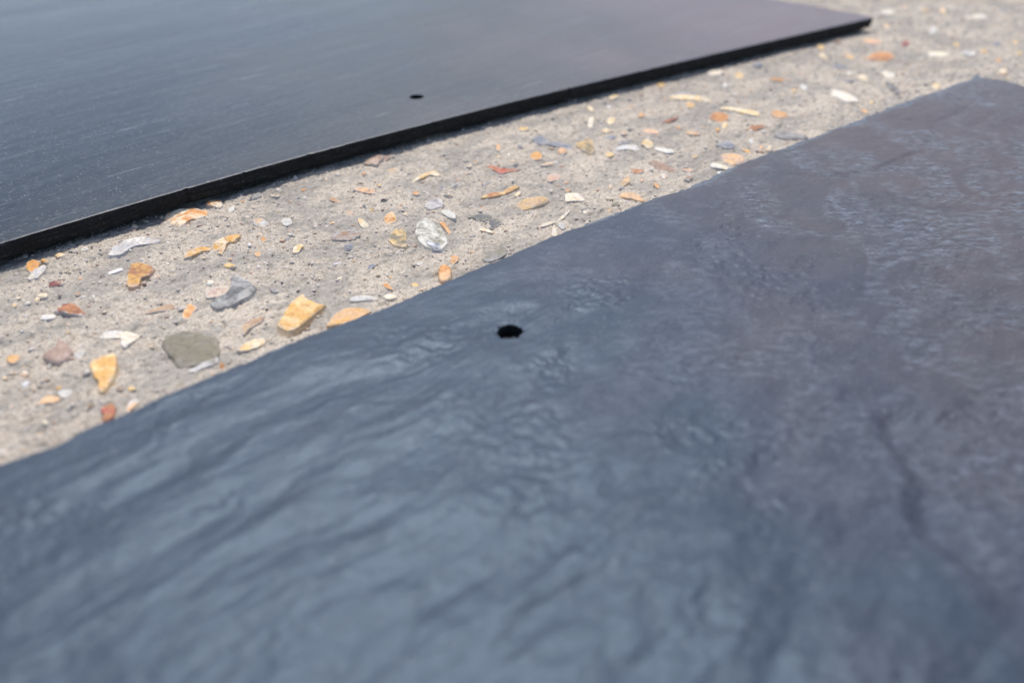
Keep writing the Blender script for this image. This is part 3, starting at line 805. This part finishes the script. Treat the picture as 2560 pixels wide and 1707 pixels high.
def lobe_mesh(poly, z0, h, form, r):
    """one embedded stone: outline on the ground, above it a dome cut by broken faces"""
    pts = np.array(poly)
    for _ in range({'r': 3, 'a': 1, 'f': 1}[form]):
        a_, b_ = pts, np.roll(pts, -1, 0)
        w = {'r': 0.25, 'a': 0.13, 'f': 0.18}[form]
        pts = np.stack([a_ * (1 - w) + b_ * w, a_ * w + b_ * (1 - w)], 1).reshape(-1, 2)
    d = np.linalg.norm(np.roll(pts, -1, 0) - pts, axis=1); cum = np.concatenate([[0], np.cumsum(d)])
    N = 30 if cum[-1] > 16 else (22 if cum[-1] > 7 else 14)
    tt = np.linspace(0, cum[-1], N, endpoint=False)
    cl = np.concatenate([pts, pts[:1]])
    pts = np.stack([np.interp(tt, cum, cl[:, 0]), np.interp(tt, cum, cl[:, 1])], 1)
    cen = pts.mean(0)
    ext = pts.max(0) - pts.min(0)
    size = max(0.4, float(np.sqrt(ext[0] * ext[1])))
    seed = int(r.integers(1, 9999))
    out = pts - cen
    n1 = fbm(pts[:, 0] / (size * .28), pts[:, 1] / (size * .28), seed, 3)
    out = out * (1 + {'r': 0.05, 'a': 0.13, 'f': 0.10}[form] * n1)[:, None]
    rings = [1.06, 1.0, 0.95, 0.87, 0.76, 0.62, 0.45, 0.24]
    k_ = {'r': 2.2, 'a': 3.2, 'f': 5.0}[form]
    npl = {'r': 1, 'a': 4, 'f': 3}[form]
    planes = []
    for i in range(npl):
        t = r.uniform(0, 2 * math.pi)
        planes.append((math.cos(t), math.sin(t), r.uniform(0.25, 1.5) * (0.5 if form == 'f' else 1.0), r.uniform(0.62, 1.0)))
    verts = []
    for sc in rings:
        off = out * sc
        rr = min(sc, 1.0)
        dome = h * (1 - rr ** k_) ** (1 / k_ if form != 'f' else 0.4)
        z = np.full(N, dome)
        for a_, b_, sl, c_ in planes:
            z = np.minimum(z, h * (c_ - sl * (off[:, 0] * a_ + off[:, 1] * b_) / size))
        z = np.maximum(z, 0.06 * h * (sc < 0.99))
        z = z + h * {'r': 0.05, 'a': 0.12, 'f': 0.09}[form] * fbm((cen[0] + off[:, 0]) / (size * .22), (cen[1] + off[:, 1]) / (size * .22), seed + 5, 3) * (sc < 0.99)
        if sc > 1.01: z = np.full(N, -0.5)
        verts.append(np.column_stack([cen + off, z0 + z]))
    v = np.concatenate(verts + [np.array([[cen[0], cen[1], verts[-1][:, 2].mean()]])])
    k = np.arange(N); k2 = (k + 1) % N
    nr = len(rings)
    f = [tuple(map(int, q)) for r_ in range(nr - 1) for q in np.stack([r_ * N + k, r_ * N + k2, (r_ + 1) * N + k2, (r_ + 1) * N + k], 1)]
    top = (nr - 1) * N
    f += [(int(top + i), int(top + (i + 1) % N), len(v) - 1) for i in range(N)]
    if np.cross(pts[1] - pts[0], cen - pts[0]) < 0: f = [q[::-1] for q in f]
    rim = np.concatenate([np.repeat([1.0, 1.0, 0.9, 0.7, 0.45, 0.2, 0.05, 0.0], N), [0.0]])
    return v, f, rim

placed = []          # plan discs taken by stones
def add_stone(lobes, c1, c2, h, form, r, gloss):
    V, F, allp, RM = [], [], [], []
    h = h * 0.50
    for poly in lobes:
        cen = np.mean(poly, 0)
        p_, q_ = to_pq(cen[0], cen[1])
        z0 = float(ground_h(np.array([p_]), np.array([q_]))[0])
        v, f, rm = lobe_mesh(poly, z0, h, form, r); RM.append(rm)
        F += [tuple(i + sum(len(x) for x in V) for i in q) for q in f]; V.append(v); allp.append(np.array(poly))
    V = np.concatenate(V)
    P_ = np.concatenate(allp); cen = P_.mean(0)
    name = {'r': 'pebble', 'a': 'stone_chip', 'f': 'flat_stone'}[form]
    o = mesh_obj(name, V, F, M_STONE, ground, True, (cen[0], cen[1], 0.0))
    def jit(c):
        g = 0.92 * r.uniform(0.86, 1.1)
        return [float(np.clip((0.88 * x + 0.12 * sum(c) / 3) * g * r.uniform(0.985, 1.015), 0, 0.85)) for x in c]
    if form != 'r': o.data.set_sharp_from_angle(angle=math.radians(24))
    o.color = jit(COL[c1]) + [1.0]
    o["tint"] = jit(COL[c2])
    o["gloss"] = gloss
    o["cement"] = 0.15 if c1 in ('lolive', 'red') else 0.45 if np.linalg.norm(P_.max(0) - P_.min(0)) > 9 else 0.95
    ra = o.data.attributes.new("rim", 'FLOAT', 'POINT'); ra.data.foreach_set("value", np.concatenate(RM).astype(np.float32))
    placed.append((cen[0], cen[1], 0.5 * np.linalg.norm(P_.max(0) - P_.min(0))))
    return o

r = np.random.default_rng(21)
for line in STONES.strip().splitlines():
    w = line.split()
    X0, Y0, S = CROPS[w[0]]
    h, form = float(w[3]), w[4]
    lobes = [[tuple(map(float, t.split(','))) for t in part.split()] for part in ' '.join(w[5:]).split('/')]
    world_lobes = [[at(X0 + x / S, Y0 + y / S, 0.35 * h) for x, y in lb] for lb in lobes]
    glossy = w[1] in ('amber', 'peach', 'orange', 'tan', 'red', 'rust', 'yellow', 'lolive') and form in 'fr'
    add_stone(world_lobes, w[1], w[2], h, form, r, 0.55 if glossy else float(r.uniform(0.0, 0.25)))
n_traced = len(placed)

# smaller stones between them, and on out of the frame
kinds = list(COL)
wts = np.array([3, 4, 6, 6, 3, 6, 5, 4, 3, .5, .5, 2, 2, 3, 3, 2, 6, 6, 4, 3, 2, .6, 3.0]); wts = wts / wts.sum()
want = 300 - n_traced
tries = 0
while want > 0 and tries < 6000:
    tries += 1
    px, py = r.uniform(-40, 2600), r.uniform(-60, 1180)
    x, y = at(px, py, 0.5)
    p_, q_ = to_pq(x, y)
    if not (near_q(np.array([p_]))[0] + 3 < q_ or p_ > n_p1 + 3): continue
    if q_ > far_q(np.array([p_]))[0] - 1.5 and p_ < f_p1 + 2: continue
    R = float(np.clip(r.lognormal(-0.15, 0.35), 0.5, 1.9))
    if any((x - a_) ** 2 + (y - b_) ** 2 < (R + 0.8 * c_ + 0.6) ** 2 for a_, b_, c_ in placed): continue
    form = r.choice(['r', 'a', 'f'], p=[.5, .28, .22])
    n = int(r.integers(5, 8)); t0 = r.uniform(0, 6.28); el = r.uniform(0.45, 0.95); ro = r.uniform(0, 3.14)
    poly = []
    for k in range(n):
        t = t0 + 2 * math.pi * k / n
        rad = R * r.uniform(0.8, 1.15)
        lx, ly = rad * math.cos(t), el * rad * math.sin(t)
        poly.append(np.array([x + lx * math.cos(ro) - ly * math.sin(ro), y + lx * math.sin(ro) + ly * math.cos(ro)]))
    c1, c2 = r.choice(kinds, p=wts), r.choice(kinds, p=wts)
    add_stone([poly], str(c1), str(c1 if r.random() < .5 else c2), float(R * r.uniform(.35, .75)), str(form), r, float(r.uniform(0, .3)))
    want -= 1

# loose sand grains and grit, too many to count
octa = np.array([(1, 0, 0), (0, 1, 0), (-1, 0, 0), (0, -1, 0), (0, 0, 1), (0, 0, -1)], float)
of = np.array([(0, 1, 4), (1, 2, 4), (2, 3, 4), (3, 0, 4), (1, 0, 5), (2, 1, 5), (3, 2, 5), (0, 3, 5)])
NG = 30000
gpx = -25 + 515 * r.random(NG) ** 1.35
gqx = r.uniform(100, 270, NG)
ok = (gqx > near_q(gpx) + 0.5) | (gpx > n_p1 + 2)
ok &= (gqx < far_q(gpx) + 4) | (gpx > f_p1)
gpx, gqx = gpx[ok], gqx[ok]
big = (r.random(len(gpx)) < 0.10 * smooth(0, 200, gpx) + 0.04)
gs = np.clip(r.lognormal(-1.4, 0.5, len(gpx)) * (1 + 0.9 * smooth(150, 350, gpx)), 0.11, 1.1)
gs = np.where(big, np.clip(r.lognormal(-0.25, 0.35, len(gpx)), 0.4, 1.5), gs)
gz = ground_h(gpx, gqx) + ground_fine(gpx, gqx) - gs * np.where(big, 0.25, 0.05)
gx, gy = to_xy(gpx, gqx)
base = octa[None] * (gs[:, None, None] * r.uniform(0.65, 1.2, (len(gs), 6, 1)))
base[:, :, 2] *= 0.75
th = r.uniform(0, 6.28, len(gs)); c_, s_ = np.cos(th)[:, None], np.sin(th)[:, None]
bx = base[:, :, 0] * c_ - base[:, :, 1] * s_; by = base[:, :, 0] * s_ + base[:, :, 1] * c_
gv = np.stack([bx + gx[:, None], by + gy[:, None], base[:, :, 2] + gz[:, None]], -1).reshape(-1, 3)
gf = (of[None] + 6 * np.arange(len(gs))[:, None, None]).reshape(-1, 3)
grit = mesh_obj("sand_grains", gv, gf, M_GRIT, ground, True)
grit["kind"] = "stuff"
